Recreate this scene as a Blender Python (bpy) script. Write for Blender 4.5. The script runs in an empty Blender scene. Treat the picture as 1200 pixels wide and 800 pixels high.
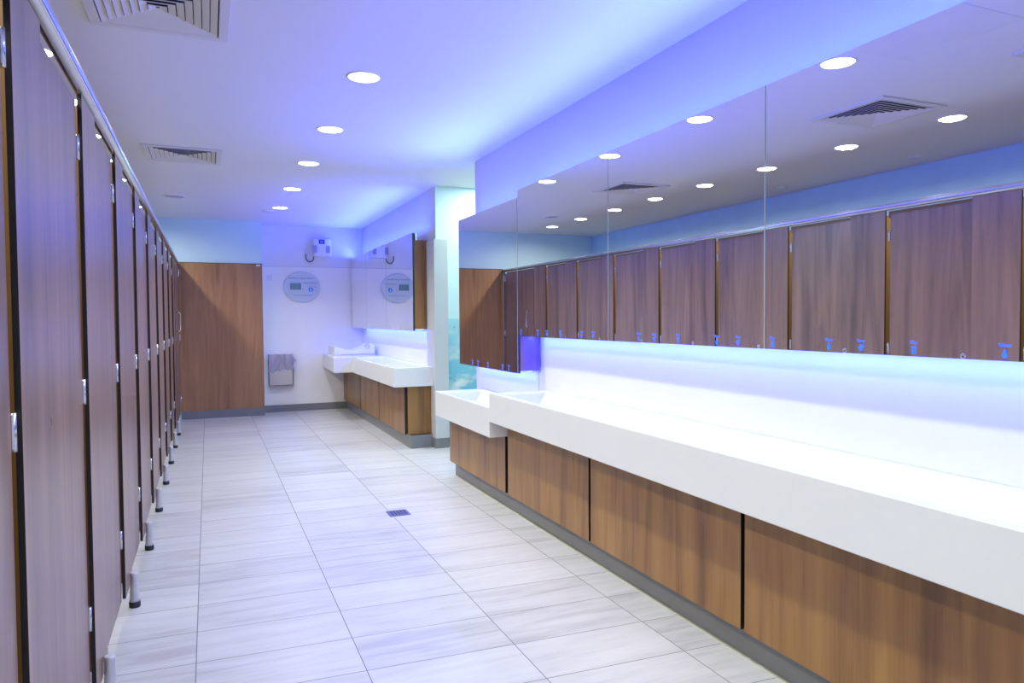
import bpy, bmesh, math, random
from mathutils import Vector, Matrix
random.seed(7)
S = bpy.context.scene
C = S.collection

# ------------------------------------------------------------------ materials
def new_mat(name):
    m = bpy.data.materials.new(name); m.use_nodes = True
    nt = m.node_tree
    return m, nt, nt.nodes['Principled BSDF']

def node(nt, typ, **kw):
    n = nt.nodes.new(typ)
    for k, v in kw.items(): setattr(n, k, v)
    return n

def math_n(nt, op, a, b=None):
    n = node(nt, 'ShaderNodeMath', operation=op)
    for i, v in enumerate((a, b)):
        if v is None: continue
        if isinstance(v, (int, float)): n.inputs[i].default_value = v
        else: nt.links.new(v, n.inputs[i])
    return n.outputs[0]

def ramp(nt, fac, stops):
    r = node(nt, 'ShaderNodeValToRGB')
    e = r.color_ramp.elements
    while len(e) < len(stops): e.new(0.5)
    for x, (p, c) in zip(e, stops):
        x.position = p; x.color = (*c, 1)
    nt.links.new(fac, r.inputs[0])
    return r.outputs[0]

def plain(name, col, rough=0.5, metal=0.0, spec=0.5, bump=0.0, bscale=60, emit=None, estr=0.0, var=0.03):
    """a plain coloured surface with a faint procedural mottling"""
    m, nt, p = new_mat(name)
    tc = node(nt, 'ShaderNodeTexCoord'); nz = node(nt, 'ShaderNodeTexNoise')
    nz.inputs['Scale'].default_value = bscale if bump else 4.0
    nt.links.new(tc.outputs['Object'], nz.inputs['Vector'])
    lo = tuple(c * (1 - var) for c in col); hi = tuple(min(1, c * (1 + var)) for c in col)
    nt.links.new(ramp(nt, nz.outputs[0], [(0.3, lo), (0.7, hi)]), p.inputs['Base Color'])
    p.inputs['Roughness'].default_value = rough
    p.inputs['Metallic'].default_value = metal
    p.inputs['Specular IOR Level'].default_value = spec
    if bump:
        b = node(nt, 'ShaderNodeBump'); b.inputs['Strength'].default_value = bump; b.inputs['Distance'].default_value = 0.002
        nt.links.new(nz.outputs[0], b.inputs['Height']); nt.links.new(b.outputs[0], p.inputs['Normal'])
    if emit:
        p.inputs['Emission Color'].default_value = (*emit, 1); p.inputs['Emission Strength'].default_value = estr
    return m

def wood(name, dark, mid, light, rough=0.32, spec=0.5, coat=0.0):
    """walnut laminate: long vertical grain, every panel with its own piece of it"""
    m, nt, p = new_mat(name)
    tc = node(nt, 'ShaderNodeTexCoord'); oi = node(nt, 'ShaderNodeObjectInfo')
    off = node(nt, 'ShaderNodeVectorMath', operation='SCALE')
    comb = node(nt, 'ShaderNodeCombineXYZ')
    for i in range(3): nt.links.new(oi.outputs['Random'], comb.inputs[i])
    nt.links.new(comb.outputs[0], off.inputs[0]); off.inputs['Scale'].default_value = 37.0
    add = node(nt, 'ShaderNodeVectorMath', operation='ADD')
    nt.links.new(tc.outputs['Object'], add.inputs[0]); nt.links.new(off.outputs[0], add.inputs[1])
    def nz(sc, scale, det, dist=0.0):
        mp = node(nt, 'ShaderNodeMapping'); mp.inputs['Scale'].default_value = sc
        nt.links.new(add.outputs[0], mp.inputs['Vector'])
        n = node(nt, 'ShaderNodeTexNoise'); n.inputs['Scale'].default_value = scale; n.inputs['Detail'].default_value = det
        n.inputs['Distortion'].default_value = dist
        nt.links.new(mp.outputs[0], n.inputs['Vector']); return n.outputs[0]
    plank = nz((1, 1, 0.03), 6.0, 1.5)
    fig = nz((1, 1, 0.085), 11.0, 3.0, 1.3)
    fine = nz((1, 1, 0.02), 160.0, 3.0)
    s = math_n(nt, 'ADD', math_n(nt, 'MULTIPLY', plank, 0.46), math_n(nt, 'MULTIPLY', fig, 0.43))
    s = math_n(nt, 'ADD', s, math_n(nt, 'MULTIPLY', fine, 0.11))
    col = ramp(nt, s, [(0.36, dark), (0.50, mid), (0.64, light)])
    nt.links.new(col, p.inputs['Base Color'])
    p.inputs['Roughness'].default_value = rough; p.inputs['Specular IOR Level'].default_value = spec
    p.inputs['Coat Weight'].default_value = coat; p.inputs['Coat Roughness'].default_value = 0.30
    b = node(nt, 'ShaderNodeBump'); b.inputs['Strength'].default_value = 0.04; b.inputs['Distance'].default_value = 0.001
    nt.links.new(fine, b.inputs['Height']); nt.links.new(b.outputs[0], p.inputs['Normal'])
    return m

def tile_mat(name, x0, y0, tw, th):
    m, nt, p = new_mat(name)
    tc = node(nt, 'ShaderNodeTexCoord'); sp = node(nt, 'ShaderNodeSeparateXYZ')
    nt.links.new(tc.outputs['Object'], sp.inputs[0])
    u = math_n(nt, 'DIVIDE', math_n(nt, 'SUBTRACT', sp.outputs[0], x0), tw)
    # rows sheared slightly to offset the camera fit
    yy = math_n(nt, 'ADD', sp.outputs[1], math_n(nt, 'MULTIPLY', math_n(nt, 'SUBTRACT', sp.outputs[0], 0.5), 0.042))
    v = math_n(nt, 'DIVIDE', math_n(nt, 'SUBTRACT', yy, y0), th)
    fu, fv = math_n(nt, 'FRACT', u), math_n(nt, 'FRACT', v)
    du = math_n(nt, 'MULTIPLY', math_n(nt, 'MINIMUM', fu, math_n(nt, 'SUBTRACT', 1.0, fu)), tw)
    dv = math_n(nt, 'MULTIPLY', math_n(nt, 'MINIMUM', fv, math_n(nt, 'SUBTRACT', 1.0, fv)), th)
    d = math_n(nt, 'MINIMUM', du, dv)
    grout = math_n(nt, 'LESS_THAN', d, 0.0019)
    cid = node(nt, 'ShaderNodeCombineXYZ')
    nt.links.new(math_n(nt, 'FLOOR', u), cid.inputs[0]); nt.links.new(math_n(nt, 'FLOOR', v), cid.inputs[1])
    wn = node(nt, 'ShaderNodeTexWhiteNoise', noise_dimensions='3D'); nt.links.new(cid.outputs[0], wn.inputs['Vector'])
    sc = node(nt, 'ShaderNodeVectorMath', operation='SCALE'); sc.inputs['Scale'].default_value = 23.0
    nt.links.new(wn.outputs['Color'], sc.inputs[0])
    ad = node(nt, 'ShaderNodeVectorMath', operation='ADD')
    nt.links.new(tc.outputs['Object'], ad.inputs[0]); nt.links.new(sc.outputs[0], ad.inputs[1])
    mp = node(nt, 'ShaderNodeMapping'); mp.inputs['Scale'].default_value = (1.1, 8.5, 1); mp.inputs['Rotation'].default_value = (0, 0, 0.06)
    nt.links.new(ad.outputs[0], mp.inputs['Vector'])
    n1 = node(nt, 'ShaderNodeTexNoise'); n1.inputs['Scale'].default_value = 1.5; n1.inputs['Detail'].default_value = 5; n1.inputs['Distortion'].default_value = 0.7
    nt.links.new(mp.outputs[0], n1.inputs['Vector'])
    n2 = node(nt, 'ShaderNodeTexNoise'); n2.inputs['Scale'].default_value = 5.5; n2.inputs['Detail'].default_value = 6
    nt.links.new(mp.outputs[0], n2.inputs['Vector'])
    s = math_n(nt, 'ADD', math_n(nt, 'MULTIPLY', n1.outputs[0], 0.6), math_n(nt, 'MULTIPLY', n2.outputs[0], 0.25))
    s = math_n(nt, 'ADD', s, math_n(nt, 'MULTIPLY', wn.outputs['Value'], 0.15))
    col = ramp(nt, s, [(0.34, (0.46, 0.455, 0.45)), (0.46, (0.565, 0.56, 0.555)), (0.55, (0.61, 0.605, 0.60)), (0.66, (0.65, 0.65, 0.645))])
    mx = node(nt, 'ShaderNodeMix', data_type='RGBA')
    nt.links.new(grout, mx.inputs['Factor']); nt.links.new(col, mx.inputs['A']); mx.inputs['B'].default_value = (0.20, 0.20, 0.21, 1)
    nt.links.new(mx.outputs['Result'], p.inputs['Base Color'])
    p.inputs['Roughness'].default_value = 0.33
    nt.links.new(math_n(nt, 'ADD', 0.30, math_n(nt, 'MULTIPLY', grout, 0.5)), p.inputs['Roughness'])
    b = node(nt, 'ShaderNodeBump'); b.inputs['Strength'].default_value = 0.25; b.inputs['Distance'].default_value = 0.0015
    nt.links.new(math_n(nt, 'MINIMUM', math_n(nt, 'MULTIPLY', d, 300.0), 1.0), b.inputs['Height']); nt.links.new(b.outputs[0], p.inputs['Normal'])
    return m

def sky_mural(name):
    m, nt, p = new_mat(name)
    tc = node(nt, 'ShaderNodeTexCoord'); sp = node(nt, 'ShaderNodeSeparateXYZ'); nt.links.new(tc.outputs['Object'], sp.inputs[0])
    base = ramp(nt, math_n(nt, 'DIVIDE', sp.outputs[2], 1.34), [(0.0, (0.12, 0.42, 0.54)), (0.55, (0.23, 0.58, 0.71)), (1.0, (0.48, 0.76, 0.82))])
    mp = node(nt, 'ShaderNodeMapping'); mp.inputs['Scale'].default_value = (2.4, 1, 4.6); mp.inputs['Location'].default_value = (0.35, 0, 0.30)
    nt.links.new(tc.outputs['Object'], mp.inputs['Vector'])
    nz = node(nt, 'ShaderNodeTexNoise'); nz.inputs['Scale'].default_value = 1.5; nz.inputs['Detail'].default_value = 7
    nt.links.new(mp.outputs[0], nz.inputs['Vector'])
    cl = ramp(nt, nz.outputs[0], [(0.50, (0, 0, 0)), (0.66, (1, 1, 1))])
    mx = node(nt, 'ShaderNodeMix', data_type='RGBA'); nt.links.new(cl, mx.inputs['Factor']); nt.links.new(base, mx.inputs['A']); mx.inputs['B'].default_value = (0.80, 0.86, 0.82, 1)
    nt.links.new(mx.outputs['Result'], p.inputs['Base Color']); p.inputs['Roughness'].default_value = 0.3
    return m

def liner_mat(name):
    m, nt, p = new_mat(name)
    out = nt.nodes['Material Output']
    p.inputs['Base Color'].default_value = (0.50, 0.48, 0.60, 1); p.inputs['Roughness'].default_value = 0.12
    tr = node(nt, 'ShaderNodeBsdfTransparent'); mx = node(nt, 'ShaderNodeMixShader'); mx.inputs[0].default_value = 0.62
    tc = node(nt, 'ShaderNodeTexCoord'); nz = node(nt, 'ShaderNodeTexNoise'); nz.inputs['Scale'].default_value = 16; nt.links.new(tc.outputs['Object'], nz.inputs['Vector'])
    b = node(nt, 'ShaderNodeBump'); b.inputs['Strength'].default_value = 0.5; b.inputs['Distance'].default_value = 0.01
    nt.links.new(nz.outputs[0], b.inputs['Height']); nt.links.new(b.outputs[0], p.inputs['Normal'])
    nt.links.new(tr.outputs[0], mx.inputs[1]); nt.links.new(p.outputs[0], mx.inputs[2]); nt.links.new(mx.outputs[0], out.inputs[0])
    return m

def glow(name, col, strength):
    m, nt, p = new_mat(name)
    p.inputs['Base Color'].default_value = (*col, 1)
    p.inputs['Emission Color'].default_value = (*col, 1); p.inputs['Emission Strength'].default_value = strength
    return m

M = {}
M['ceiling'] = plain('ceiling_paint', (0.74, 0.73, 0.74), 0.6, spec=0.3, bump=0.02, bscale=200)
M['wall'] = plain('white_wall_paint', (0.78, 0.78, 0.80), 0.5, spec=0.3, bump=0.02, bscale=200)
M['panel_wall'] = plain('white_wall_panel', (0.88, 0.88, 0.88), 0.28, spec=0.4, var=0.01)
M['cyan_wall'] = plain('pale_cyan_wall_paint', (0.58, 0.82, 0.88), 0.5, spec=0.3, bump=0.02, bscale=200)
M['teal_wall'] = plain('soft_teal_wall_paint', (0.42, 0.68, 0.70), 0.5, spec=0.3)
M['pale_wall'] = plain('pale_mint_wall_paint', (0.68, 0.86, 0.86), 0.45, spec=0.3)
M['guard'] = plain('pale_grey_corner_guard', (0.58, 0.60, 0.58), 0.45)
M['joint'] = plain('joint_line_grey', (0.35, 0.35, 0.42), 0.5)
M['floor'] = tile_mat('stone_look_floor_tile', -0.0675, 2.993, 0.6, 0.304)
M['base'] = plain('grey_plinth', (0.205, 0.215, 0.21), 0.35, var=0.06)
M['cove'] = plain('plinth_seal', (0.62, 0.64, 0.52), 0.5)
M['wood_stall'] = wood('walnut_laminate_cubicle', (0.125, 0.070, 0.038), (0.225, 0.130, 0.074), (0.310, 0.185, 0.105), 0.32, 0.65, 0.2)
M['wood_cab'] = wood('walnut_laminate_cabinet', (0.150, 0.068, 0.015), (0.270, 0.135, 0.029), (0.365, 0.195, 0.045), 0.36)
M['wood_end'] = wood('walnut_laminate_end_panel', (0.23, 0.108, 0.036), (0.34, 0.170, 0.056), (0.43, 0.225, 0.08), 0.38)
M['led_tinted'] = wood('laminate_with_blue_led_tint', (0.15, 0.09, 0.20), (0.19, 0.11, 0.27), (0.23, 0.14, 0.33), 0.35)  # brown laminate with the LED's blue spill put into its colour
M['core'] = plain('black_laminate_core', (0.012, 0.010, 0.010), 0.4)
M['partition'] = plain('warm_laminate_partition', (0.22, 0.125, 0.035), 0.45)
M['solid'] = plain('white_solid_surface', (0.77, 0.79, 0.765), 0.26, spec=0.4, var=0.01)
M['splash'] = plain('white_splashback', (0.92, 0.92, 0.92), 0.2, spec=0.4, var=0.01)
M['mirror'] = plain('mirror_silver', (0.94, 0.945, 0.945), 0.0, metal=1.0, var=0.0)
M['edge'] = plain('dark_glass_edge', (0.012, 0.016, 0.045), 0.2)
M['seam'] = plain('polished_glass_edge', (0.45, 0.55, 0.52), 0.15)
M['alu'] = plain('brushed_aluminium', (0.66, 0.67, 0.70), 0.26, metal=1.0, var=0.05)
M['satin'] = plain('satin_aluminium', (0.62, 0.62, 0.66), 0.45, metal=0.4)
M['steel'] = plain('stainless_steel', (0.42, 0.40, 0.36), 0.34, metal=0.8, var=0.06)
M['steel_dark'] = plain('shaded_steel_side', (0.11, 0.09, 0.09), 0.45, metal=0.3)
M['steel_light'] = plain('brushed_stainless_plate', (0.56, 0.53, 0.47), 0.4, metal=0.35, var=0.05)
M['chrome'] = plain('chrome', (0.78, 0.78, 0.80), 0.1, metal=1.0)
M['rubber'] = plain('black_rubber', (0.015, 0.015, 0.016), 0.6)
M['white_plastic'] = plain('white_plastic', (0.78, 0.78, 0.82), 0.35)
M['tray_plastic'] = plain('white_moulded_plastic', (0.76, 0.78, 0.84), 0.35)
M['vent_metal'] = plain('painted_vent_metal', (0.66, 0.64, 0.62), 0.4)
M['vent_dark'] = plain('vent_duct_shadow', (0.03, 0.03, 0.035), 0.8)
M['grey_grille'] = plain('grey_grille', (0.42, 0.41, 0.48), 0.6)
M['plaque'] = plain('pale_blue_grey_plaque', (0.56, 0.65, 0.70), 0.3, var=0.02)
M['ink'] = plain('dark_blue_ink', (0.02, 0.03, 0.20), 0.5)
M['ink_soft'] = plain('faded_blue_ink', (0.26, 0.31, 0.47), 0.5)
M['lcd'] = plain('lcd_screen', (0.16, 0.30, 0.30), 0.2)
M['lcd_dark'] = plain('lcd_dark_bar', (0.03, 0.09, 0.08), 0.2)
M['badge'] = plain('bright_blue_badge', (0.0, 0.24, 0.70), 0.3)
M['white_mark'] = plain('white_print', (0.85, 0.85, 0.87), 0.4)
M['navy'] = plain('navy_plastic', (0.01, 0.012, 0.10), 0.25)
M['screen_blue'] = plain('blue_grey_screen', (0.10, 0.16, 0.42), 0.2)
M['cable'] = plain('black_cable', (0.012, 0.012, 0.02), 0.5)
M['violet'] = plain('violet_print', (0.30, 0.22, 0.55), 0.4)
M['liner'] = liner_mat('clear_bin_liner')
M['mural'] = sky_mural('printed_sky_panel')
M['red'] = plain('dark_red_print', (0.22, 0.01, 0.03), 0.4)
M['drain'] = plain('blue_grey_drain_steel', (0.20, 0.20, 0.42), 0.35, metal=0.5)
M['icon'] = glow('lit_blue_icon', (0.03, 0.14, 1.0), 0.8)
M['led'] = glow('blue_led_strip', (0.22, 0.42, 1.0), 2.5)
M['lamp'] = glow('downlight_diffuser', (1.0, 0.98, 0.94), 14.0)
M['hatch'] = plain('ceiling_hatch_paint', (0.71, 0.70, 0.71), 0.55)

# ------------------------------------------------------------------ mesh building
class MB:
    """collects shapes into one mesh; every shape may name a material slot"""
    def __init__(s): s.bm = bmesh.new(); s.slots = []
    def slot(s, mat):
        if mat not in s.slots: s.slots.append(mat)
        return s.slots.index(mat)
    def _take(s, faces, mat, smooth=False):
        i = s.slot(mat) if mat else 0
        for f in faces: f.material_index = i; f.smooth = smooth
    def box(s, x0, x1, y0, y1, z0, z1, mat=None, bevel=0.0):
        v = [s.bm.verts.new((x, y, z)) for x in (x0, x1) for y in (y0, y1) for z in (z0, z1)]
        q = [(0, 1, 3, 2), (4, 6, 7, 5), (0, 4, 5, 1), (2, 3, 7, 6), (0, 2, 6, 4), (1, 5, 7, 3)]
        fs = [s.bm.faces.new([v[i] for i in t]) for t in q]
        s._take(fs, mat)
        if bevel:
            es = list({e for f in fs for e in f.edges})
            r = bmesh.ops.bevel(s.bm, geom=es, offset=bevel, segments=2, profile=0.6, affect='EDGES')
            s._take(r['faces'], mat)
        return fs
    def prism(s, pts, axis, a, b, mat=None, smooth=False, cap=True):
        """polygon pts (2-D) swept along axis from a to b"""
        def P(p, t):
            return {'x': (t, p[0], p[1]), 'y': (p[0], t, p[1]), 'z': (p[0], p[1], t)}[axis]
        A = [s.bm.verts.new(P(p, a)) for p in pts]; B = [s.bm.verts.new(P(p, b)) for p in pts]
        n = len(pts); fs = []
        for i in range(n):
            fs.append(s.bm.faces.new((A[i], A[(i + 1) % n], B[(i + 1) % n], B[i])))
        s._take(fs, mat, smooth)
        if cap:
            caps = [s.bm.faces.new(A[::-1]), s.bm.faces.new(B)]; s._take(caps, mat)
            fs += caps
        return fs
    def tube(s, pts, r, n=10, mat=None, cap=True):
        pts = [Vector(p) for p in pts]; rings = []
        rs = r if isinstance(r, (list, tuple)) else [r] * len(pts)
        ref = None
        for i, p in enumerate(pts):
            d = (pts[min(i + 1, len(pts) - 1)] - pts[max(i - 1, 0)]).normalized()
            if ref is None:
                ref = d.orthogonal().normalized()
            ref = (ref - d * ref.dot(d)).normalized(); o = d.cross(ref)
            rings.append([s.bm.verts.new(p + (ref * math.cos(2 * math.pi * k / n) + o * math.sin(2 * math.pi * k / n)) * rs[i]) for k in range(n)])
        fs = []
        for a, b in zip(rings, rings[1:]):
            for k in range(n): fs.append(s.bm.faces.new((a[k], a[(k + 1) % n], b[(k + 1) % n], b[k])))
        s._take(fs, mat, True)
        if cap: s._take([s.bm.faces.new(rings[0][::-1]), s.bm.faces.new(rings[-1])], mat)
    def lathe(s, prof, c, axis='z', n=32, mat=None, sx=1.0, sy=1.0, cap=True):
        """profile (r, h) turned about the axis through c"""
        rings = []
        for r, h in prof:
            ring = []
            for k in range(n):
                a = 2 * math.pi * k / n; u, w = r * math.cos(a) * sx, r * math.sin(a) * sy
                p = {'z': (u, w, h), 'y': (u, h, w), 'x': (h, u, w)}[axis]
                ring.append(s.bm.verts.new(Vector(p) + Vector(c)))
            rings.append(ring)
        fs = []
        for a, b in zip(rings, rings[1:]):
            for k in range(n): fs.append(s.bm.faces.new((a[k], a[(k + 1) % n], b[(k + 1) % n], b[k])))
        s._take(fs, mat, True)
        if cap: s._take([s.bm.faces.new(rings[0][::-1]), s.bm.faces.new(rings[-1])], mat)
    def poly(s, pts, mat=None):
        f = s.bm.faces.new([s.bm.verts.new(p) for p in pts]); s._take([f], mat); return f
    def text(s, body, size, mtx, mat=None, depth=0.0004, fit=None):
        cu = bpy.data.curves.new('tmp', 'FONT'); cu.body = body; cu.size = size; cu.align_x = 'CENTER'; cu.align_y = 'CENTER'; cu.extrude = depth
        cu.resolution_u = 3
        o = bpy.data.objects.new('tmp', cu); C.objects.link(o)
        dg = bpy.context.evaluated_depsgraph_get(); dg.update()
        me = bpy.data.meshes.new_from_object(o.evaluated_get(dg))
        bpy.data.objects.remove(o); bpy.data.curves.remove(cu)
        if fit:
            xs = [v.co.x for v in me.vertices]; w = max(xs) - min(xs)
            for v in me.vertices: v.co.x *= fit / w
        me.transform(mtx)
        k0 = len(s.bm.faces); s.bm.from_mesh(me); bpy.data.meshes.remove(me)
        s.bm.faces.ensure_lookup_table()
        s._take([s.bm.faces[i] for i in range(k0, len(s.bm.faces))], mat)
    def build(s, name, mat=None, parent=None, bevel=0.0, recalc=True):
        if recalc: bmesh.ops.recalc_face_normals(s.bm, faces=s.bm.faces)
        o = finish(s.bm, name, parent)
        for m in (s.slots or [mat]): o.data.materials.append(M[m])
        if bevel:
            md = o.modifiers.new('edge_bevel', 'BEVEL'); md.width = bevel; md.segments = 2; md.limit_method = 'ANGLE'
        return o

def world_loc(o):
    v = Vector((0, 0, 0))
    while o is not None: v = v + o.location; o = o.parent
    return v

def finish(bm, name, parent):
    """mesh in world space -> object whose origin sits at its own base; part of parent if given"""
    me = bpy.data.meshes.new(name)
    co = [v.co for v in bm.verts]
    lo = Vector([min(c[i] for c in co) for i in range(3)]); hi = Vector([max(c[i] for c in co) for i in range(3)])
    org = Vector(((lo.x + hi.x) / 2, (lo.y + hi.y) / 2, lo.z))
    bmesh.ops.translate(bm, verts=bm.verts, vec=-org)
    bm.to_mesh(me); bm.free()
    o = bpy.data.objects.new(name, me); C.objects.link(o)
    o.location = org - (world_loc(parent) if parent else Vector((0, 0, 0)))
    if parent: o.parent = parent
    return o

def tag(o, label, cat, group=None):
    o['label'] = label; o['category'] = cat
    if group: o['group'] = group
    return o

def thing(name, label, cat, loc, group=None):
    o = bpy.data.objects.new(name, None); C.objects.link(o); o.location = loc; o.empty_display_size = 0.1
    return tag(o, label, cat, group)

def struct(name, mb, mat=None):
    # the setting keeps its origin at the world origin so the tile grid and paint run through
    me = bpy.data.meshes.new(name); bmesh.ops.recalc_face_normals(mb.bm, faces=mb.bm.faces); mb.bm.to_mesh(me); mb.bm.free()
    o = bpy.data.objects.new(name, me); C.objects.link(o); o['kind'] = 'structure'
    for m in (mb.slots or [mat]): o.data.materials.append(M[m])
    return o

def copy_tree(o, parent=None):
    c = o.copy(); C.objects.link(c)
    if parent is not None: c.parent = parent
    for ch in list(o.children): copy_tree(ch, c)
    return c

def sbox(name, x0, x1, y0, y1, z0, z1, mat):
    b = MB(); b.box(x0, x1, y0, y1, z0, z1); return struct(name, b, mat)

# ------------------------------------------------------------------ dimensions
ZC = 2.70; XW = 2.17; YB = 10.87; YE = 10.56; YF = -1.6; XL = -1.98
W1 = 5.91; W2 = 7.10                       # end of the near wall, corner of the far wall
XS = -0.36                                 # front of the cubicles

# ------------------------------------------------------------------ setting
sbox('floor', XL - 0.1, 5.2, YF - 0.1, YB + 0.1, -0.1, 0.0, 'floor')
sbox('ceiling', XL - 0.1, 5.2, YF - 0.1, YB + 0.1, ZC, ZC + 0.1, 'ceiling')
sbox('wall_right', XW, XW + 0.22, YF, W1, 0, ZC, 'wall')
sbox('wall_right_far', XW, XW + 0.22, W2 + 0.012, YB, 0, ZC, 'wall')
sbox('wall_passage', XW + 0.0005, 5.1, W2, W2 + 0.012, 0, ZC, 'pale_wall')
sbox('wall_passage_near', XW + 0.22, 5.1, W1 - 0.1, W1, 0, ZC, 'pale_wall')
sbox('wall_passage_end', 5.1, 5.2, W1 - 0.1, W2 + 0.1, 0, ZC, 'pale_wall')
b = MB(); b.box(0.71, XW + 0.22, YB, YB + 0.1, 0, 2.108, 'panel_wall'); b.box(0.71, XW + 0.22, YB + 0.006, YB + 0.1, 2.112, ZC, 'wall'); b.box(0.71, XW + 0.22, YB + 0.004, YB + 0.1, 2.108, 2.112, 'joint')
struct('wall_back', b)
b = MB(); b.box(XL, 0.71, YE + 0.02, YB + 0.1, 0, ZC); struct('wall_bulkhead', b, 'cyan_wall')
sbox('wall_left', XL - 0.1, XL, YF, YB, 0, ZC, 'teal_wall')
sbox('wall_front', XL - 0.1, XW + 0.22, YF - 0.1, YF, 0, ZC, 'wall')
# boxed corner guard beside the passage
b = MB(); b.box(2.137, 2.282, 7.05, 7.33, 0.105, 2.15); struct('trim_1', b, 'guard')
b = MB(); b.box(2.137, 2.278, 7.052, 7.33, 0, 0.105); struct('baseboard_passage', b, 'base')
sbox('baseboard_back', 0.715, 1.925, YB - 0.014, YB, 0, 0.10, 'base')
sbox('baseboard_end', -0.35, 0.7105, YE + 0.004, YE + 0.02, 0, 0.11, 'base')
b = MB(); b.box(1.924, 1.94, 0.0, 5.78, 0.004, 0.135); b.box(1.94, XW, 5.764, 5.78, 0.004, 0.135); struct('baseboard_right', b, 'base')
b = MB(); b.box(1.9, 1.916, 7.16, YB, 0.0, 0.135); b.box(1.916, 2.135, 7.16, 7.176, 0.0, 0.135); struct('baseboard_right_far', b, 'base')
sbox('trim_2', 1.914, 1.924, 0.0, 5.79, 0.0, 0.006, 'cove')

# ------------------------------------------------------------------ toilet cubicles
PITCH = 0.905; G0 = 0.85; ZP0, ZP1, ZD0, ZD1 = 0.10, 2.062, 0.10, 2.036
T = 0.013

def laminate(mb, y0, y1, z0, z1, xf, wood_slot='wood_stall'):
    """a compact laminate sheet facing the aisle: wood faces, black core edges"""
    fs = mb.box(xf - T, xf, y0, y1, z0, z1, wood_slot)
    k = mb.slot('core')
    for f in fs[2:]: f.material_index = k      # the four edges
    return fs

def cubicle(g, width, label, last=False):
    t = thing('toilet_cubicle', label, 'toilet cubicle', (XS, g + 0.16, 0), 'wood laminate toilet cubicles along the left side')
    jy = g + (0.40 if last else 0.300)
    b = MB(); laminate(b, g + 0.010, jy, ZP0, ZP1, XS); b.build('pilaster', parent=t)
    b = MB(); b.box(-1.97, XS - T - 0.001, g + 0.166, g + 0.179, 0.12, 2.061); b.build('partition', 'partition', t)
    f = MB()
    f.lathe([(0.0165, 0.155), (0.0185, 0.162), (0.0185, 0.14), (0.015, 0.135)], (XS + 0.02, g + 0.17, 0), n=20)
    f.bm.free(); f = MB()
    f.lathe([(0.0235, 0.028), (0.0205, 0.04), (0.0165, 0.142), (0.0190, 0.146), (0.0190, 0.160), (0.0165, 0.165)], (XS + 0.02, g + 0.172, 0), n=20)
    ft = f.build('foot', 'satin', t)
    f = MB(); f.lathe([(0.023, 0.0), (0.0245, 0.003), (0.0245, 0.0275), (0.0225, 0.028)], (XS + 0.02, g + 0.172, 0), n=20); f.build('rubber_tip', 'rubber', ft)
    d1 = g + width - (0.022 if not last else 0.04)
    xd = XS + (0.004 if last else -0.0136)
    b = MB(); laminate(b, jy + 0.003, d1, ZD0, ZD1, xd); d = b.build('door', parent=t)
    b = MB(); b.box(XS - 0.040, XS - 0.028, jy - 0.02, d1 + (0.004 if last else 0.028), 2.015, 2.061); b.build('slit_filler', 'partition', t)  # added strip: darkens the slit over the door, hiding the bright wall
    for z in (0.37, 1.11, 1.89) if not last else (0.28, 1.11, 1.96):
        h = MB()
        if last:
            h.box(xd + 0.0005, xd + 0.010, d1 - 0.045, d1 + 0.025, z - 0.045, z + 0.045, bevel=0.003)
            h.tube([(xd + 0.008, d1 + 0.004, z - 0.05), (xd + 0.008, d1 + 0.004, z + 0.05)], 0.008)
        else:
            h.box(xd - 0.016, xd + 0.004, d1 + 0.001, d1 + 0.012, z - 0.035, z + 0.035, bevel=0.002)
            h.tube([(xd + 0.002, d1 + 0.012, z - 0.04), (xd + 0.002, d1 + 0.012, z + 0.04)], 0.006)
        h.build('hinge', 'alu', d)
    if last:
        h = MB(); y = jy + 0.16; pts = []
        for k in range(9):
            a = math.pi / 2 * k / 8; pts.append((xd + 0.045 - 0.025 + 0.025 * math.sin(a), y, 1.205 + 0.025 - 0.025 * math.cos(a)))
        top = [(p[0], p[1], 2.64 - p[2]) for p in pts[::-1]]
        h.tube([(xd, y, 1.205)] + pts + top + [(xd, y, 1.435)], 0.008, 12)
        h.build('handle', 'chrome', d)
    k = MB(); ly = jy + 0.055
    k.lathe([(0.020, 0), (0.021, 0.0015), (0.019, 0.0028), (0.012, 0.0032)], (xd, ly, 1.08), 'x', 24)
    lk = k.build('lock_indicator', 'chrome', d)
    k = MB(); k.box(xd + 0.0030, xd + 0.0042, ly - 0.008, ly + 0.008, 1.073, 1.083); k.build('indicator_window', 'red', lk)
    return t

ordn = ['', 'second', 'third', 'fourth', 'fifth', 'sixth', 'seventh', 'eighth', 'ninth']
cub = cubicle(G0, PITCH, 'wood laminate toilet cubicle cut off by the left edge of the photo')
for k in range(1, 9):
    lab = {1: 'nearest toilet cubicle shown in full height, wide wood laminate front at far left',
           8: 'ninth toilet cubicle from the camera, just before the one with the pull handle'}.get(k, ordn[k] + ' wood laminate toilet cubicle from the camera in the left row')
    c = copy_tree(cub); c.location.y += PITCH * k; c['label'] = lab
cubicle(G0 + 9 * PITCH, YE - (G0 + 9 * PITCH) - 0.045, 'farthest toilet cubicle, with a chrome pull handle and outside hinges, beside the end panel', True)
# narrow closing strip between the last cubicle and the end panel
b = MB(); laminate(b, YE - 0.055, YE - 0.001, ZP0, ZP1, XS - 0.004)
tag(b.build('closing_strip'), 'narrow dark wood strip closing the last cubicle against the end panel', 'panel')
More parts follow.
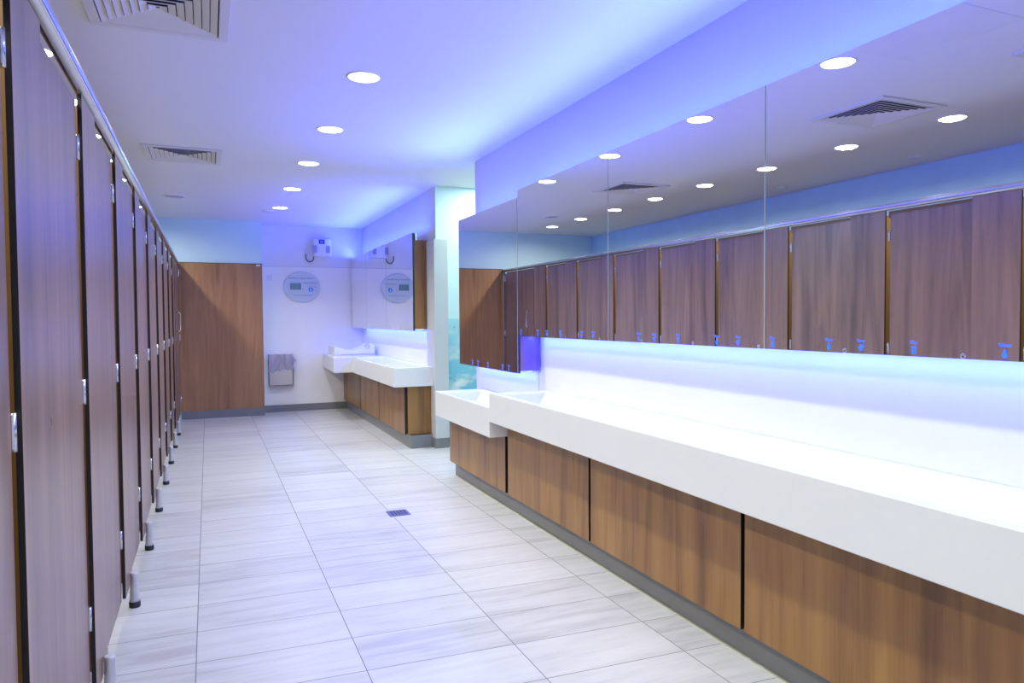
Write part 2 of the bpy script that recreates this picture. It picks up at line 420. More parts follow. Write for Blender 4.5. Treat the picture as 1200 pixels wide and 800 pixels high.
# head rail: rounded aluminium profile
prof = []
for k in range(20):
    a = 2 * math.pi * k / 20; ca, sa = math.cos(a), math.sin(a)
    prof.append((XS + 0.002 + 0.024 * math.copysign(abs(ca) ** 0.7, ca), 2.086 + 0.023 * math.copysign(abs(sa) ** 0.7, sa)))
b = MB(); b.prism(prof, 'y', 0.6, YE - 0.002, smooth=True)
tag(b.build('head_rail', 'alu'), 'long polished aluminium head rail running along the top of the cubicles', 'rail')

# wood panel closing the end of the row
b = MB(); b.box(-0.36 + 0.0, 0.709, YE, YE + 0.019, 0.11, 2.11, 'wood_end'); b.box(-0.36, 0.709, YE, YE + 0.019, 2.1105, 2.118, 'core')
ep = b.build('end_panel'); tag(ep, 'tall walnut laminate panel closing the far end of the cubicle row', 'panel')
b = MB(); b.box(0.630, 0.684, YE - 0.012, YE - 0.0005, 2.082, 2.104, bevel=0.003); b.build('bracket', 'white_plastic', ep)

# ------------------------------------------------------------------ vanity counters
XC = 1.73; XK = 1.86
def counter(y0, y1, z1, z0, deck=None):
    """white solid-surface slab with a long trough sunk in its top; deck: plan outline of a wider end"""
    xb = XW - 0.0006; c = 0.003; b = MB(); V = b.bm.verts.new
    xo, xi = XC + 0.042, XW - 0.034                 # rim lines of the trough
    ya, yb = y0 + 0.045, y1 - 0.045
    zt = z1 - 0.085
    lo = [(XC + c, y0 + c), (xb, y0 + c), (xb, y1 - c), (XC + c, y1 - c)]
    if deck: lo = [(XC + c, y0 + c), (xb, y0 + c), (xb, deck[-1][1])] + [(x + c * (i > 0), y) for i, (x, y) in enumerate(reversed(deck[:-1]))]
    out = [(XC, y0), (xb, y0), (xb, y1), (XC, y1)]
    if deck: out = [(XC, y0), (xb, y0)] + [deck[-1]] + list(reversed(deck[:-1]))
    n = len(out)
    def ring(pts, z): return [V((x, y, z)) for x, y in pts]
    def inset(pts):
        cx = sum(p[0] for p in pts) / len(pts); cy = sum(p[1] for p in pts) / len(pts)
        return [(x + (c if x < cx else 0), y + (c if y < cy else -c)) for x, y in pts]
    if deck: ins = [(x + (c if x < xb - 0.01 else 0), y + (c if i < 2 else 0)) for i, (x, y) in enumerate(out)]
    else: ins = inset(out)
    r0, r1, r2, r3 = ring(ins, z0), ring(out, z0 + c), ring(out, z1 - c), ring(ins, z1)
    F = b.bm.faces.new
    for a_, b2 in ((r0, r1), (r1, r2), (r2, r3)):
        for i in range(n): F((a_[i], a_[(i + 1) % n], b2[(i + 1) % n], b2[i]))
    F(r0[::-1])
    hole = [V((xo, ya, z1)), V((xi, ya, z1)), V((xi, yb, z1)), V((xo, yb, z1))]
    lip = [V((xo + 0.016, ya + 0.012, z1 - 0.016)), V((xi - 0.014, ya + 0.012, z1 - 0.012)), V((xi - 0.014, yb - 0.012, z1 - 0.012)), V((xo + 0.016, yb - 0.012, z1 - 0.016))]
    bot = [V((xo + 0.12, ya + 0.03, zt + 0.012)), V((xi - 0.07, ya + 0.03, zt)), V((xi - 0.07, yb - 0.03, zt)), V((xo + 0.12, yb - 0.03, zt + 0.012))]
    for a_, b2 in ((hole, lip), (lip, bot)):
        for i in range(4): F((a_[i], a_[(i + 1) % 4], b2[(i + 1) % 4], b2[i]))
    F(bot)
    # the rim around the trough
    F((r3[0], r3[1], hole[1], hole[0])); 
    if deck:
        F((r3[1], r3[2], hole[2], hole[1])); F((r3[n - 1], r3[0], hole[0], hole[3]))
        F([r3[2]] + r3[3:] + [hole[3], hole[2]])
    else:
        F((r3[1], r3[2], hole[2], hole[1])); F((r3[2], r3[3], hole[3], hole[2])); F((r3[3], r3[0], hole[0], hole[3]))
    return b.build('washbasin_counter', 'solid')
tag(counter(0.0, 4.472, 0.836, 0.640), 'long white trough washbasin counter nearest the camera under the big mirrors', 'counter')
tag(counter(4.4725, 5.715, 0.736, 0.533), 'short lowered white washbasin counter at the end of the near vanity', 'counter')
tag(counter(7.148, 9.45, 0.836, 0.640, deck=[(XC, 9.45), (1.495, 9.45), (1.560, YB - 0.001), (XW - 0.0006, YB - 0.001)]), 'far white washbasin counter with a wider deck at the back wall', 'counter')

def cabinet(y0, y1, z0, z1, label, group, end=False):
    """under-counter unit: flat walnut front, dark carcass behind the shadow gaps, end panel where the row stops"""
    t = thing('vanity_cabinet', label, 'cabinet', (2.0, (y0 + y1) / 2, z0), group)
    b = MB(); fs = b.box(XK, XK + 0.018, y0 + 0.011, y1 - 0.011, z0, z1, 'wood_cab')
    ke = b.slot('core')
    for f in fs[2:]: f.material_index = ke
    b.build('front_panel', parent=t)
    b = MB(); b.box(XK + 0.0185, XW - 0.002, y0 + 0.0005, y1 - 0.0005, z0 + 0.012, z1, 'core'); b.build('carcass', parent=t)
    return t
GA = 'walnut cabinet fronts under the near vanity'
cabinet(0.02, 2.142, 0.137, 0.6395, 'nearest long walnut cabinet front under the counter at lower right', GA)
cabinet(2.142, 3.332, 0.137, 0.6395, 'second walnut cabinet front from the camera under the near counter', GA)
cabinet(3.332, 4.474, 0.137, 0.6395, 'third walnut cabinet front, next to the lowered counter section', GA)
t = cabinet(4.5, 5.745, 0.137, 0.532, 'short walnut cabinet front under the lowered counter section', GA)
GB = 'walnut cabinet fronts under the far vanity'
t = cabinet(7.225, 8.455, 0.137, 0.6395, 'walnut cabinet front under the far counter, first from its near end', GB)
b = MB(); b.box(XK + 0.027, 2.135, 7.205, 7.224, 0.137, 0.6395, 'wood_cab'); b.build('end_panel', parent=t)
cabinet(8.455, 9.600, 0.137, 0.6395, 'middle walnut cabinet front under the far counter', GB)
cabinet(9.600, YB - 0.01, 0.137, 0.6395, 'walnut cabinet front under the far counter, against the back wall', GB)

# splashbacks
b = MB(); b.box(XW - 0.012, XW - 0.0005, 0.0, 4.50, 0.8365, 2.12); sp = b.build('splashback', 'splash'); tag(sp, 'glossy white splashback under the long row of big mirrors', 'splashback')
b = MB(); b.box(XW - 0.012, XW - 0.0005, 4.62, 5.80, 0.7365, 2.05); tag(b.build('splashback', 'splash'), 'white splashback panel above the lowered counter', 'splashback')
b = MB(); b.box(XW - 0.012, XW - 0.0005, 7.37, YB - 0.001, 0.8365, 2.12); tag(b.build('splashback', 'splash'), 'white splashback panel above the far counter', 'splashback')

# ------------------------------------------------------------------ mirror cabinets
XM = 1.99
def sign(kind, y, z, parent, mat='icon', k=1.0):
    """word and pictogram lit through the mirror glass"""
    x = XM - 0.0016
    b = MB()
    mt = Matrix(((0, 0, -1, x), (-1, 0, 0, y), (0, 1, 0, z + 0.013 * k), (0, 0, 0, 1)))
    w = {'Water': 0.034, 'Dry': 0.023, 'Soap': 0.028}[kind] * k
    b.text(kind, 0.015 * k, mt, depth=0.0003, fit=w)
    def pl(pts): b.poly([(x, y - u * k, z - 0.010 * k + v * k) for u, v in pts])
    if kind == 'Water':
        pts = [(0, 0.014)]
        for i in range(13):
            a = math.radians(25 - 230 * i / 12); pts.append((0.0072 * math.cos(a), -0.005 + 0.0072 * math.sin(a)))
        pl(pts)
    elif kind == 'Dry':
        pl([(-0.008, 0.011), (0.008, 0.011), (0.008, 0.008), (-0.008, 0.008)])
        for i in range(3): u = -0.0052 + 0.0052 * i; pl([(u - 0.0019, 0.006), (u + 0.0019, 0.006), (u + 0.0019, -0.012), (u - 0.0019, -0.012)])
    else:
        pl([(-0.004, 0.010), (0.012, 0.010), (0.012, 0.004), (-0.004, 0.004)])
        pl([(-0.014, 0.004), (0.010, 0.003), (0.008, -0.001), (-0.010, 0.000)])
        pl([(-0.008, -0.003), (0.008, -0.003), (0.003, -0.009), (-0.002, -0.011)])
    return b.build(kind.lower() + '_sign', mat, parent, recalc=False)

def mirror_cabinet(y0, y1, z0, z1, label, signs, group, mat='icon', side=None):
    t = thing('mirror_cabinet', label, 'mirror', (2.08, (y0 + y1) / 2, z0), group)
    b = MB()
    fs = b.box(XM, XM + 0.02, y0 + 0.0012, y1 - 0.0012, z0, z1, 'mirror')
    ke, ks = b.slot('edge'), b.slot('seam')
    for f in fs[1:]: f.material_index = ke
    # thin polished edge strip on the joint between two sheets
    b.box(XM - 0.0008, XM, y0, y0 + 0.0045, z0, z1, 'seam')
    b.build('mirror_glass', parent=t)
    b = MB(); b.box(XM + 0.0205, XW - 0.013, y0 + 0.0008, y1 - 0.0008, z0 + 0.016, z1 - 0.075, 'wood_cab'); b.build('carcass', parent=t)
    b = MB(); b.box(2.085, 2.105, y0 + 0.01, y1 - 0.01, z0 + 0.008, z0 + 0.0155); b.build('led_strip', 'led', t)
    b = MB(); b.box(2.024, 2.044, y0 + 0.01, y1 - 0.01, z1 - 0.0745, z1 + 0.001, 'alu'); b.box(2.026, 2.042, y0 + 0.012, y1 - 0.012, z1 + 0.0012, z1 + 0.003, 'led'); b.build('led_strip', parent=t)
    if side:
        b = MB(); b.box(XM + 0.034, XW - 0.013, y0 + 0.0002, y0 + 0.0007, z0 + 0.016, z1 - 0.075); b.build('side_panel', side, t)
    for kind, y in signs: sign(kind, y, z0 + 0.030, t, mat, 1.0)
    return t
def stations(y0, y1):
    out = []
    for k in range(-2, 12):
        w = 1.262 + 0.5975 * k
        for kind, d in (('Water', 0), ('Dry', 0.272), ('Soap', 0.465)):
            if y0 + 0.03 < w + d < y1 - 0.03: out.append((kind, w + d))
    return out
GM = 'big mirrors over the near vanity'
mirror_cabinet(0.02, 2.172, 1.212, 2.225, 'large mirror nearest the camera, showing the square vent, cut off at right', stations(0.02, 2.172), GM)
mirror_cabinet(2.172, 3.350, 1.212, 2.225, 'second large mirror from the camera above the long counter', stations(2.172, 3.35), GM)
mirror_cabinet(3.350, 4.578, 1.212, 2.225, 'third large mirror from the camera, reflecting the cubicle door handle', stations(3.35, 4.578), GM)
mirror_cabinet(4.580, 5.842, 0.950, 2.174, 'lowered tall mirror above the lowered counter, beside the passage', [('Soap', 5.514), ('Water', 5.383), ('Dry', 5.164), ('Soap', 4.867), ('Water', 4.745)], GM, side='led_tinted')
GF = 'mirrors over the far vanity'
def far_signs(a, b): return [(k, y) for k, y in ((kk, a + 0.1 + 0.27 * i) for i, kk in enumerate(('Water', 'Dry', 'Soap', 'Water'))) if y < b - 0.05]
mirror_cabinet(7.345, 8.560, 1.212, 2.240, 'far mirror nearest the passage, with a walnut side, reflecting the oval monitor', far_signs(7.345, 8.56), GF, 'white_mark')
mirror_cabinet(8.560, 9.745, 1.212, 2.240, 'middle mirror above the far counter', far_signs(8.56, 9.745), GF, 'white_mark')
mirror_cabinet(9.745, YB - 0.012, 1.212, 2.240, 'far mirror in the corner against the back wall', [], GF)

# ------------------------------------------------------------------ passage mural
b = MB(); b.box(2.2835, 3.6, W2 - 0.006, W2 - 0.0005, 0.115, 1.335); mu = b.build('sky_mural', 'mural')
tag(mu, 'printed blue sky and cloud panel on the passage wall behind the corner guard', 'wall panel')
for x, z in ((2.36, 1.25), (2.36, 0.70), (2.53, 0.70)):
    b = MB(); b.lathe([(0.008, 0), (0.008, -0.004), (0.005, -0.006)], (x, W2 - 0.006, z), 'y', 12); b.build('screw_cap', 'grey_grille', mu)
sbox('baseboard_passage_far', 2.2835, 5.1, W2 - 0.010, W2, 0, 0.105, 'base')

# ------------------------------------------------------------------ back wall fittings
def on_back(x, z, y): return Matrix(((1, 0, 0, x), (0, 0, -1, y), (0, 1, 0, z), (0, 0, 0, 1)))
# oval monitor
t = thing('hygiene_monitor', 'pale blue-grey oval hygiene monitor plaque with a small screen on the back wall', 'monitor', (1.275, YB, 1.585))
b = MB(); b.lathe([(0.245, 0), (0.257, -0.012), (0.260, -0.024), (0.256, -0.032)], (1.275, YB, 1.812), 'y', 64, sy=0.865); b.build('plaque', 'plaque', t)
yf = YB - 0.0325
b = MB(); b.text('Washroom Hygiene Monitor', 0.03, on_back(1.268, 1.942, yf), fit=0.365); b.build('lettering', 'ink', t, recalc=False)
b = MB()
for x0, x1, z in ((1.10, 1.26, 1.886), (1.295, 1.50, 1.884), (1.295, 1.505, 1.870), (1.295, 1.49, 1.857), (1.345, 1.455, 1.828), (1.265, 1.32, 1.778), (1.14, 1.43, 1.700), (1.155, 1.41, 1.686)):
    b.box(x0, x1, yf - 0.0004, yf, z - 0.0022, z + 0.0022)
b.build('fine_print', 'ink_soft', t)
b = MB(); b.box(1.106, 1.256, yf - 0.006, yf, 1.772, 1.868, 'lcd', 0.002); b.box(1.249, 1.2585, yf - 0.0064, yf - 0.0004, 1.777, 1.863, 'lcd_dark'); b.build('screen', parent=t)
b = MB(); b.lathe([(0.034, 0), (0.034, -0.004), (0.031, -0.006)], (1.397, yf, 1.778), 'y', 28); bd = b.build('badge', 'badge', t)
b = MB()
for (cx, cz, r) in ((1.397, 1.793, 0.006),): b.lathe([(r, 0), (r, -0.0008)], (cx, yf - 0.0062, cz), 'y', 12)
b.prism([(1.380, 1.760), (1.414, 1.760), (1.406, 1.768), (1.403, 1.784), (1.391, 1.784), (1.388, 1.768)], 'y', yf - 0.007, yf - 0.0062); b.build('pictogram', 'white_mark', bd)
b = MB(); b.lathe([(0.008, 0), (0.008, -0.003)], (1.462, yf, 1.815), 'y', 12); b.build('indicator_light', 'violet', t)

# air freshener dispenser with its cord
t = thing('air_freshener', 'white air freshener dispenser with a dark window high on the back wall', 'air freshener', (1.565, YB, 2.262))
YU = YB + 0.006
pr = []
for k in range(13):
    a = math.pi * k / 12; pr.append((1.565 - 0.136 * math.copysign(abs(math.cos(a)) ** 0.55, math.cos(a)), YU - 0.05 - 0.055 * math.sin(a) ** 0.8))
pr = [(1.429, YU)] + pr + [(1.701, YU)]
b = MB(); b.prism(pr, 'z', 2.262, 2.512); b.build('housing', 'white_plastic', t, bevel=0.006)
b = MB(); b.box(1.515, 1.597, YU - 0.118, YU - 0.100, 2.442, 2.505, 'navy', 0.003); b.box(1.532, 1.581, YU - 0.1195, YU - 0.118, 2.454, 2.490, 'screen_blue'); b.build('window', parent=t)
for x in (1.462, 1.645):
    b = MB()
    for i in range(7):
        for j in range(11): b.box(x - 0.027 + 0.008 * i, x - 0.022 + 0.008 * i, YU - 0.1085, YU - 0.085, 2.316 + 0.0095 * j, 2.322 + 0.0095 * j)
    b.box(x - 0.028, x + 0.029, YU - 0.106, YU - 0.084, 2.315, 2.419); b.build('grille', 'grey_grille', t)
pts = []
for k in range(17):
    a = math.pi * k / 16; pts.append((1.395 - 0.058 * math.cos(a), YU - 0.022, 2.262 - 0.078 * math.sin(a)))
b = MB(); b.tube([(1.337, YU - 0.022, 2.30)] + pts + [(1.453, YU - 0.022, 2.275)], 0.0065, 8); b.build('power_cord', 'cable', t)
b = MB(); b.box(1.315, 1.400, YU - 0.014, YU, 2.275, 2.360, bevel=0.003); sk = b.build('socket_plate', 'white_plastic'); tag(sk, 'white socket plate left of the air freshener', 'socket')
# switch plate
b = MB(); b.box(0.785, 0.862, YB - 0.010, YB, 1.900, 1.980, bevel=0.003); sw = b.build('switch_plate', 'white_plastic'); tag(sw, 'small square white switch plate left of the oval monitor', 'switch')
b = MB(); b.box(0.806, 0.841, YB - 0.0135, YB - 0.0102, 1.917, 1.963, bevel=0.002); b.build('rocker', 'white_plastic', sw)

# stainless waste bin with liner
t = thing('waste_bin', 'open stainless steel waste bin fixed to the back wall beside the end panel', 'bin', (0.955, YB, 0.385))
y0 = YB - 0.085
b = MB(); b.box(0.788, 0.797, y0, YB, 0.385, 0.835); b.box(1.118, 1.127, y0, YB, 0.385, 0.835); b.box(0.797, 1.118, y0, YB, 0.385, 0.391); b.build('housing', 'steel_dark', t)
b = MB()
pr = [(YB - 0.012, 0.3915), (y0 + 0.006, 0.3915)]
for k in range(9): a = math.pi / 2 * k / 8; pr.append((y0 + 0.006 + 0.030 * (1 - math.cos(a)), 0.50 + 0.19 * math.sin(a)))
pr += [(YB - 0.012, 0.69)]
b.prism(pr, 'x', 0.7975, 1.1175, smooth=False); b.build('front_plate', 'steel_light', t)
b = MB(); b.box(0.7975, 1.1175, YB - 0.010, YB - 0.001, 0.691, 0.835); b.build('back_plate', 'steel', t)
# liner: thin crumpled film hung over the bin's mouth, gathered at its middle
b = MB(); nu, nv = 44, 22; grid = []
rnd = [(random.uniform(0, 6.28), random.uniform(0.6, 1.4)) for _ in range(12)]
for j in range(nv + 1):
    v = j / nv; row = []
    for i in range(nu + 1):
        u = i / nu
        xx = 0.772 + 0.362 * u
        hem = 0.585 + 0.055 * max(0, (u - 0.45)) ** 1.0 * 1.8 - 0.02 * math.cos(u * 6) + (0.012 * math.sin(u * 23))
        zz = 0.842 + (hem - 0.842) * v
        xx += (0.955 - xx) * 0.10 * math.sin(math.pi * v)
        fold = sum(0.0062 * a * math.sin((7 + 5 * k) * (u - 0.5) * (1.6 - v) + p + 3 * v) for k, (p, a) in enumerate(rnd[:6]))
        yy = y0 - 0.014 - 0.026 * math.sin(math.pi * min(1, v * 1.1)) * (0.6 + 0.4 * math.sin(math.pi * u)) + fold
        row.append(b.bm.verts.new((xx, yy, zz)))
    grid.append(row)
top = [b.bm.verts.new((0.80 + 0.315 * i / nu, YB - 0.02 - 0.01 * math.sin(i * 0.9), 0.826 + 0.006 * math.sin(i * 0.7))) for i in range(nu + 1)]
grid.insert(0, top)
for r0, r1 in zip(grid, grid[1:]):
    for i in range(nu):
        f = b.bm.faces.new((r0[i], r0[i + 1], r1[i + 1], r1[i])); f.smooth = True
# loose corner trailing to the right
tail = []
for j in range(7):
    v = j / 6; tail.append([b.bm.verts.new((1.118 + 0.055 * u * math.sin(math.pi * (0.15 + 0.8 * v)), y0 - 0.012 - 0.02 * math.sin(3 * u + 4 * v), 0.828 - 0.15 * v - 0.05 * u * (1 - v))) for u in (0, 0.33, 0.66, 1)])
for r0, r1 in zip(tail, tail[1:]):
    for i in range(3): f = b.bm.faces.new((r0[i], r0[i + 1], r1[i + 1], r1[i])); f.smooth = True
tag(b.build('bin_liner', 'liner', recalc=False), 'crumpled clear plastic liner hanging over the front of the steel bin', 'bin liner')

# moulded baby changing tray on the far deck
t = thing('changing_tray', 'white moulded baby changing tray on the far counter deck in the corner', 'changing tray', (1.83, 10.0, 0.8365))
def tray_prof(x0, x1, zl, zm, zr, zb, n=26):
    top = []
    for k in range(n + 1):
        u = k / n
        z = zm + (zl - zm) * max(0, 1 - u / 0.55) ** 1.7 + (zr - zm) * max(0, (u - 0.50) / 0.5) ** 1.35 * (1.0 if u < 0.92 else 1 - ((u - 0.92) / 0.08) ** 2 * 0.35)
        top.append((x0 + (x1 - x0) * u, z))
    return [(x0, zb), (x1, zb)] + top[::-1]
ya = 9.78
b = MB(); b.prism(tray_prof(1.555, 2.105, 0.975, 0.905, 1.02, 0.853), 'y', ya, ya + 0.50); b.build('body', 'tray_plastic', t, bevel=0.008)
b = MB(); b.prism([(1.545, 0.8368), (2.112, 0.8368), (2.106, 0.8525), (1.553, 0.8525)], 'y', ya - 0.006, ya + 0.52); b.build('base_lip', 'tray_plastic', t)
b = MB()
pr = [(x, z) for x, z in tray_prof(1.60, 2.08, 0.935, 0.877, 0.935, 0.868)]
b.prism(pr, 'y', ya - 0.012, ya - 0.0005); b.build('front_band', 'white_plastic', t)
b = MB(); n = 28; cx, cz = 2.000, 0.972
for r0, r1, a0, a1 in ((0.026, 0.033, 0, 1.0), (0.010, 0.016, 0.05, 0.62)):
    k = int(n * (a1 - a0))
    for i in range(k):
        a, c = 2 * math.pi * (a0 + (a1 - a0) * i / k), 2 * math.pi * (a0 + (a1 - a0) * (i + 1) / k)
        b.poly([(cx + r * math.cos(q), ya - 0.0015, cz + r * math.sin(q)) for r, q in ((r0, a), (r1, a), (r1, c), (r0, c))])
b.build('ring_mark', 'violet', t, recalc=False)

# ------------------------------------------------------------------ floor drain
t = thing('floor_drain', 'small square blue-grey steel drain grate set in the floor tiles', 'drain', (1.18, 4.81, 0))
b = MB(); dx, dy, hw = 1.182, 4.808, 0.072
for a in ((dx - hw, dx + hw, dy - hw, dy - hw + 0.012), (dx - hw, dx + hw, dy + hw - 0.012, dy + hw), (dx - hw, dx - hw + 0.012, dy - hw + 0.012, dy + hw - 0.012), (dx + hw - 0.012, dx + hw, dy - hw + 0.012, dy + hw - 0.012)):
    b.box(*a, 0.0003, 0.003)
b.build('frame', 'drain', t)
b = MB(); b.box(dx - hw + 0.012, dx + hw - 0.012, dy - hw + 0.012, dy + hw - 0.012, 0.0002, 0.0008, 'vent_dark')
for i in range(6):
    p = dx - hw + 0.014 + 0.0226 * i; b.box(p, p + 0.0075, dy - hw + 0.012, dy + hw - 0.012, 0.0009, 0.0026, 'drain')
    p = dy - hw + 0.014 + 0.0226 * i; b.box(dx - hw + 0.012, dx + hw - 0.012, p, p + 0.0075, 0.0009, 0.0024, 'drain')
b.build('grate', parent=t)

# ------------------------------------------------------------------ ceiling fittings
def downlight(x, y, label, group):
    t = thing('downlight', label, 'ceiling light', (x, y, ZC), group)
    b = MB(); b.lathe([(0.098, 0), (0.096, -0.004), (0.086, -0.006), (0.084, -0.001)], (x, y, ZC), n=36, cap=False); b.build('frame', 'white_plastic', t)
    b = MB(); b.lathe([(0.084, -0.001), (0.082, -0.004)], (x, y, ZC), n=36); b.build('diffuser', 'lamp', t)
    return t
ga, gb = 'round ceiling lights over the aisle', 'round ceiling lights over the cubicles'
YA = [2.895, 4.070, 5.270, 6.475, 7.800, 9.145]
LA = ['ceiling downlight over the aisle cut off by the top edge of the photo', 'largest ceiling downlight fully in view over the aisle', 'second full downlight along the aisle ceiling',
      'third full downlight along the aisle ceiling', 'fourth full downlight along the aisle ceiling', 'smallest, farthest downlight in the aisle row, beside the flat detector']
for y, l in zip(YA, LA): downlight(0.834, y, l, ga)
YBL = [3.40 + 0.893 * k for k in range(8)]
LB = ['brightest, rightmost downlight reflected in the nearest mirror, over the cubicles'] + [o + ' downlight over the cubicles counting from the right in the mirrors' for o in ordn[1:8]]
for y, l in zip(YBL, LB): downlight(-0.785, y, l, gb)

def vent(x, y, label, half=0.292):
    t = thing('air_vent', label, 'air vent', (x, y, ZC), 'square ceiling air vents')
    b = MB(); w = 0.045
    for a in ((x - half, x + half, y - half, y - half + w), (x - half, x + half, y + half - w, y + half), (x - half, x - half + w, y - half + w, y + half - w), (x + half - w, x + half, y - half + w, y + half - w)):
        b.box(*a, ZC - 0.012, ZC - 0.0003)
    b.build('frame', 'vent_metal', t, bevel=0.002)
    b = MB(); b.box(x - half + w, x + half - w, y - half + w, y + half - w, ZC - 0.003, ZC - 0.0005); b.build('backing', 'vent_dark', t)
    h = half - w
    for q in range(4):                    # four-way blades, each quadrant throws its own way
        b = MB(); R = Matrix.Rotation(q * math.pi / 2, 3, 'Z')
        for i in range(7):
            r = h - 0.006 - i * 0.034
            if r < 0.03: continue
            # a tilted blade across the triangle at distance r from the centre
            p = [(-r, r, -0.012), (r, r, -0.012), (max(r - 0.030, 0), r - 0.030, -0.003), (-max(r - 0.030, 0), r - 0.030, -0.003)]
            up = [(u, v, w_ + 0.0018) for u, v, w_ in p]
            P = [Vector((x, y, ZC)) + R @ Vector(c) for c in p]; U = [Vector((x, y, ZC)) + R @ Vector(c) for c in up]
            vs = [b.bm.verts.new(c) for c in P + U]
            for f in ((0, 1, 2, 3), (7, 6, 5, 4), (0, 4, 5, 1), (1, 5, 6, 2), (2, 6, 7, 3), (3, 7, 4, 0)): b.bm.faces.new([vs[k] for k in f])
        b.build('blades', 'vent_metal', t)
    return t
vent(-0.175, 3.500, 'large square ceiling vent cut off by the top edge of the photo')
vent(-0.160, 6.505, 'square ceiling vent farther along, above the cubicle rail')
vent(-0.200, 2.160, 'square ceiling vent seen only as a corner at the right edge of the nearest mirror')

def disc(name, x, y, r, label, cat, mat, group=None):
    t = thing(name, label, cat, (x, y, ZC), group)
    b = MB(); b.lathe([(r, 0), (r * 0.98, -0.006), (r * 0.86, -0.010), (r * 0.84, -0.006)], (x, y, ZC), n=36, cap=False); b.build('rim', 'white_plastic', t)
    b = MB(); b.lathe([(r * 0.84, -0.0045), (r * 0.5, -0.009), (r * 0.05, -0.0105)], (x, y, ZC), n=36); b.build('cover', mat, t)
disc('ceiling_speaker', -0.31, 8.70, 0.115, 'round grey ceiling speaker above the far cubicles', 'speaker', 'grey_grille')
disc('detector', 0.725, 9.50, 0.085, 'flat round detector behind the farthest aisle downlight', 'detector', 'white_plastic')
for (x, y), l in zip(((-1.65, 4.35), (-1.65, 5.90), (-1.65, 7.42)), ('in the nearest mirror, under the right downlights', 'in the nearest mirror, just right of its seam', 'in the second mirror from the camera')):
    disc('ceiling_sensor', x, y, 0.062, 'small round ceiling sensor seen ' + l, 'ceiling sensor', 'hatch', 'small round sensors over the cubicles')
b = MB(); hx0, hx1, hy0, hy1 = 0.49, 1.09, 2.14, 2.735
b.box(hx0, hx1, hy0, hy1, ZC - 0.003, ZC - 0.0004); tag(b.build('ceiling_hatch', 'hatch', bevel=0.001), 'flush square access hatch in the ceiling seen at the top of the nearest mirror', 'hatch')

# ------------------------------------------------------------------ lights
def area(name, loc, power, col, shape='DISK', size=0.14, size_y=None, direction=(0, 0, -1), spread=None):
    l = bpy.data.lights.new(name, 'AREA'); l.energy = power; l.color = col; l.shape = shape; l.size = size
    if size_y: l.size_y = size_y
    if spread: l.spread = spread
    o = bpy.data.objects.new(name, l); C.objects.link(o); o.location = loc
    o.rotation_euler = Vector(direction).to_track_quat('-Z', 'Y').to_euler()
    return o
PA, PB = 9.8, 11.0
WARM, WHITE = (1.0, 0.93, 0.80), (0.94, 1.0, 0.91)
for y in [-0.77, 0.44, 1.65] + YA: area('aisle_lamp', (0.834, y, ZC - 0.008), PA, WHITE, spread=math.radians(125))
for y in [0.72, 1.61, 2.51] + YBL: area('cubicle_lamp', (-0.785, y, ZC - 0.008), PB, WARM, spread=math.radians(165))
BLUE = (0.045, 0.085, 1.0); ICE = (0.045, 0.085, 1.0)
def led(name, y0, y1, z, up, power, col):
    o = area(name, (2.034 if up else 2.095, (y0 + y1) / 2, z), power, col, 'RECTANGLE', 0.02, abs(y1 - y0), (0, 0, 1 if up else -1))
    # up: straight up; out: added light, leaning into the room to blue the ceiling
    o.rotation_euler = {0: (0, 0, 0), 1: (math.pi, 0, 0), 2: (math.pi, -math.radians(LEAN), 0)}[up]
    if up == 2: o.data.spread = math.radians(112)
    return o
LEAN = 48
UP, OUT, DN = 7.5, 18.0, 7.0
led('led_up_near', 0.03, 4.57, 2.225 + 0.004, 1, UP * 4.77, BLUE)
led('added_out_near', 0.03, 4.57, 2.225 + 0.004, 2, OUT * 4.77, BLUE)
led('led_down_near', 0.0, 4.57, 1.212 + 0.006, 0, DN * 4.57, ICE)
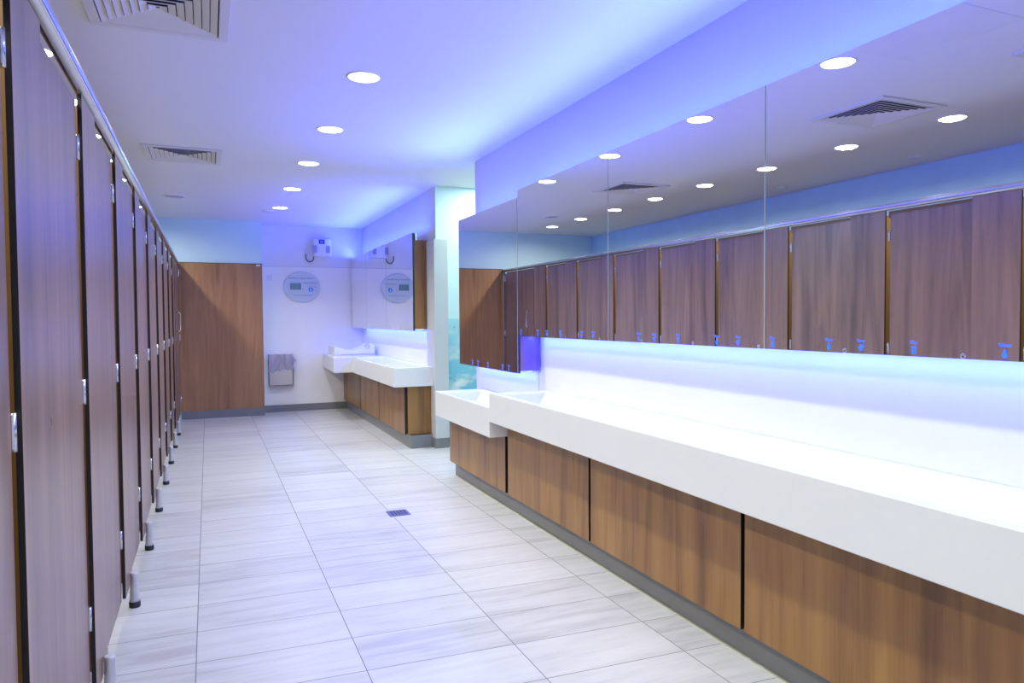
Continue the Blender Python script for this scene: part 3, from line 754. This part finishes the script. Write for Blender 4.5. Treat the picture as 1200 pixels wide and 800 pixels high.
led('led_up_low', 4.60, 5.83, 2.18 + 0.004, 1, UP * 1.23, BLUE)
led('added_out_low', 4.60, 5.83, 2.18 + 0.004, 2, OUT * 1.23, BLUE)
led('led_down_low', 4.60, 5.83, 0.950 + 0.006, 0, DN * 1.23, ICE)
led('led_up_far', 7.36, YB - 0.04, 2.24 + 0.004, 1, UP * 3.45, BLUE)
led('added_out_far', 7.36, YB - 0.04, 2.24 + 0.004, 2, OUT * 1.1 * 3.45, BLUE)
led('led_down_far', 7.36, YB - 0.30, 1.212 + 0.006, 0, DN * 3.2, ICE)
area('passage_lamp', (2.75, 6.72, ZC - 0.008), 15.0, (0.80, 1.0, 0.98), size=0.2)
area('passage_lamp', (4.1, 6.5, ZC - 0.008), 7.0, (0.9, 1.0, 0.96), size=0.2)

w = bpy.data.worlds.new('world'); S.world = w; w.use_nodes = True
w.node_tree.nodes['Background'].inputs[0].default_value = (0.5, 0.6, 0.9, 1); w.node_tree.nodes['Background'].inputs[1].default_value = 0.05

# ------------------------------------------------------------------ camera
yaw, pitch, roll = 0.4017, -0.0326, -0.0067
fwd = Vector((math.sin(yaw) * math.cos(pitch), math.cos(yaw) * math.cos(pitch), math.sin(pitch)))
r = Vector((math.cos(yaw), -math.sin(yaw), 0)); u = r.cross(fwd)
r, u = r * math.cos(roll) + u * math.sin(roll), u * math.cos(roll) - r * math.sin(roll)
cam = bpy.data.cameras.new('camera'); cam.sensor_width = 36; cam.lens = 837.92 / 1200 * 36; cam.clip_start = 0.02
co = bpy.data.objects.new('camera', cam); C.objects.link(co)
co.matrix_world = Matrix(((r.x, u.x, -fwd.x, 0), (r.y, u.y, -fwd.y, 0), (r.z, u.z, -fwd.z, 1.3376), (0, 0, 0, 1)))
S.camera = co

S.view_settings.view_transform = 'Standard'
S.view_settings.exposure = 0.2
S.cycles.use_denoising = True
S.cycles.max_bounces = 10; S.cycles.diffuse_bounces = 5; S.cycles.glossy_bounces = 5
S.cycles.sample_clamp_indirect = 2.5
S.cycles.caustics_reflective = True; S.cycles.caustics_refractive = False
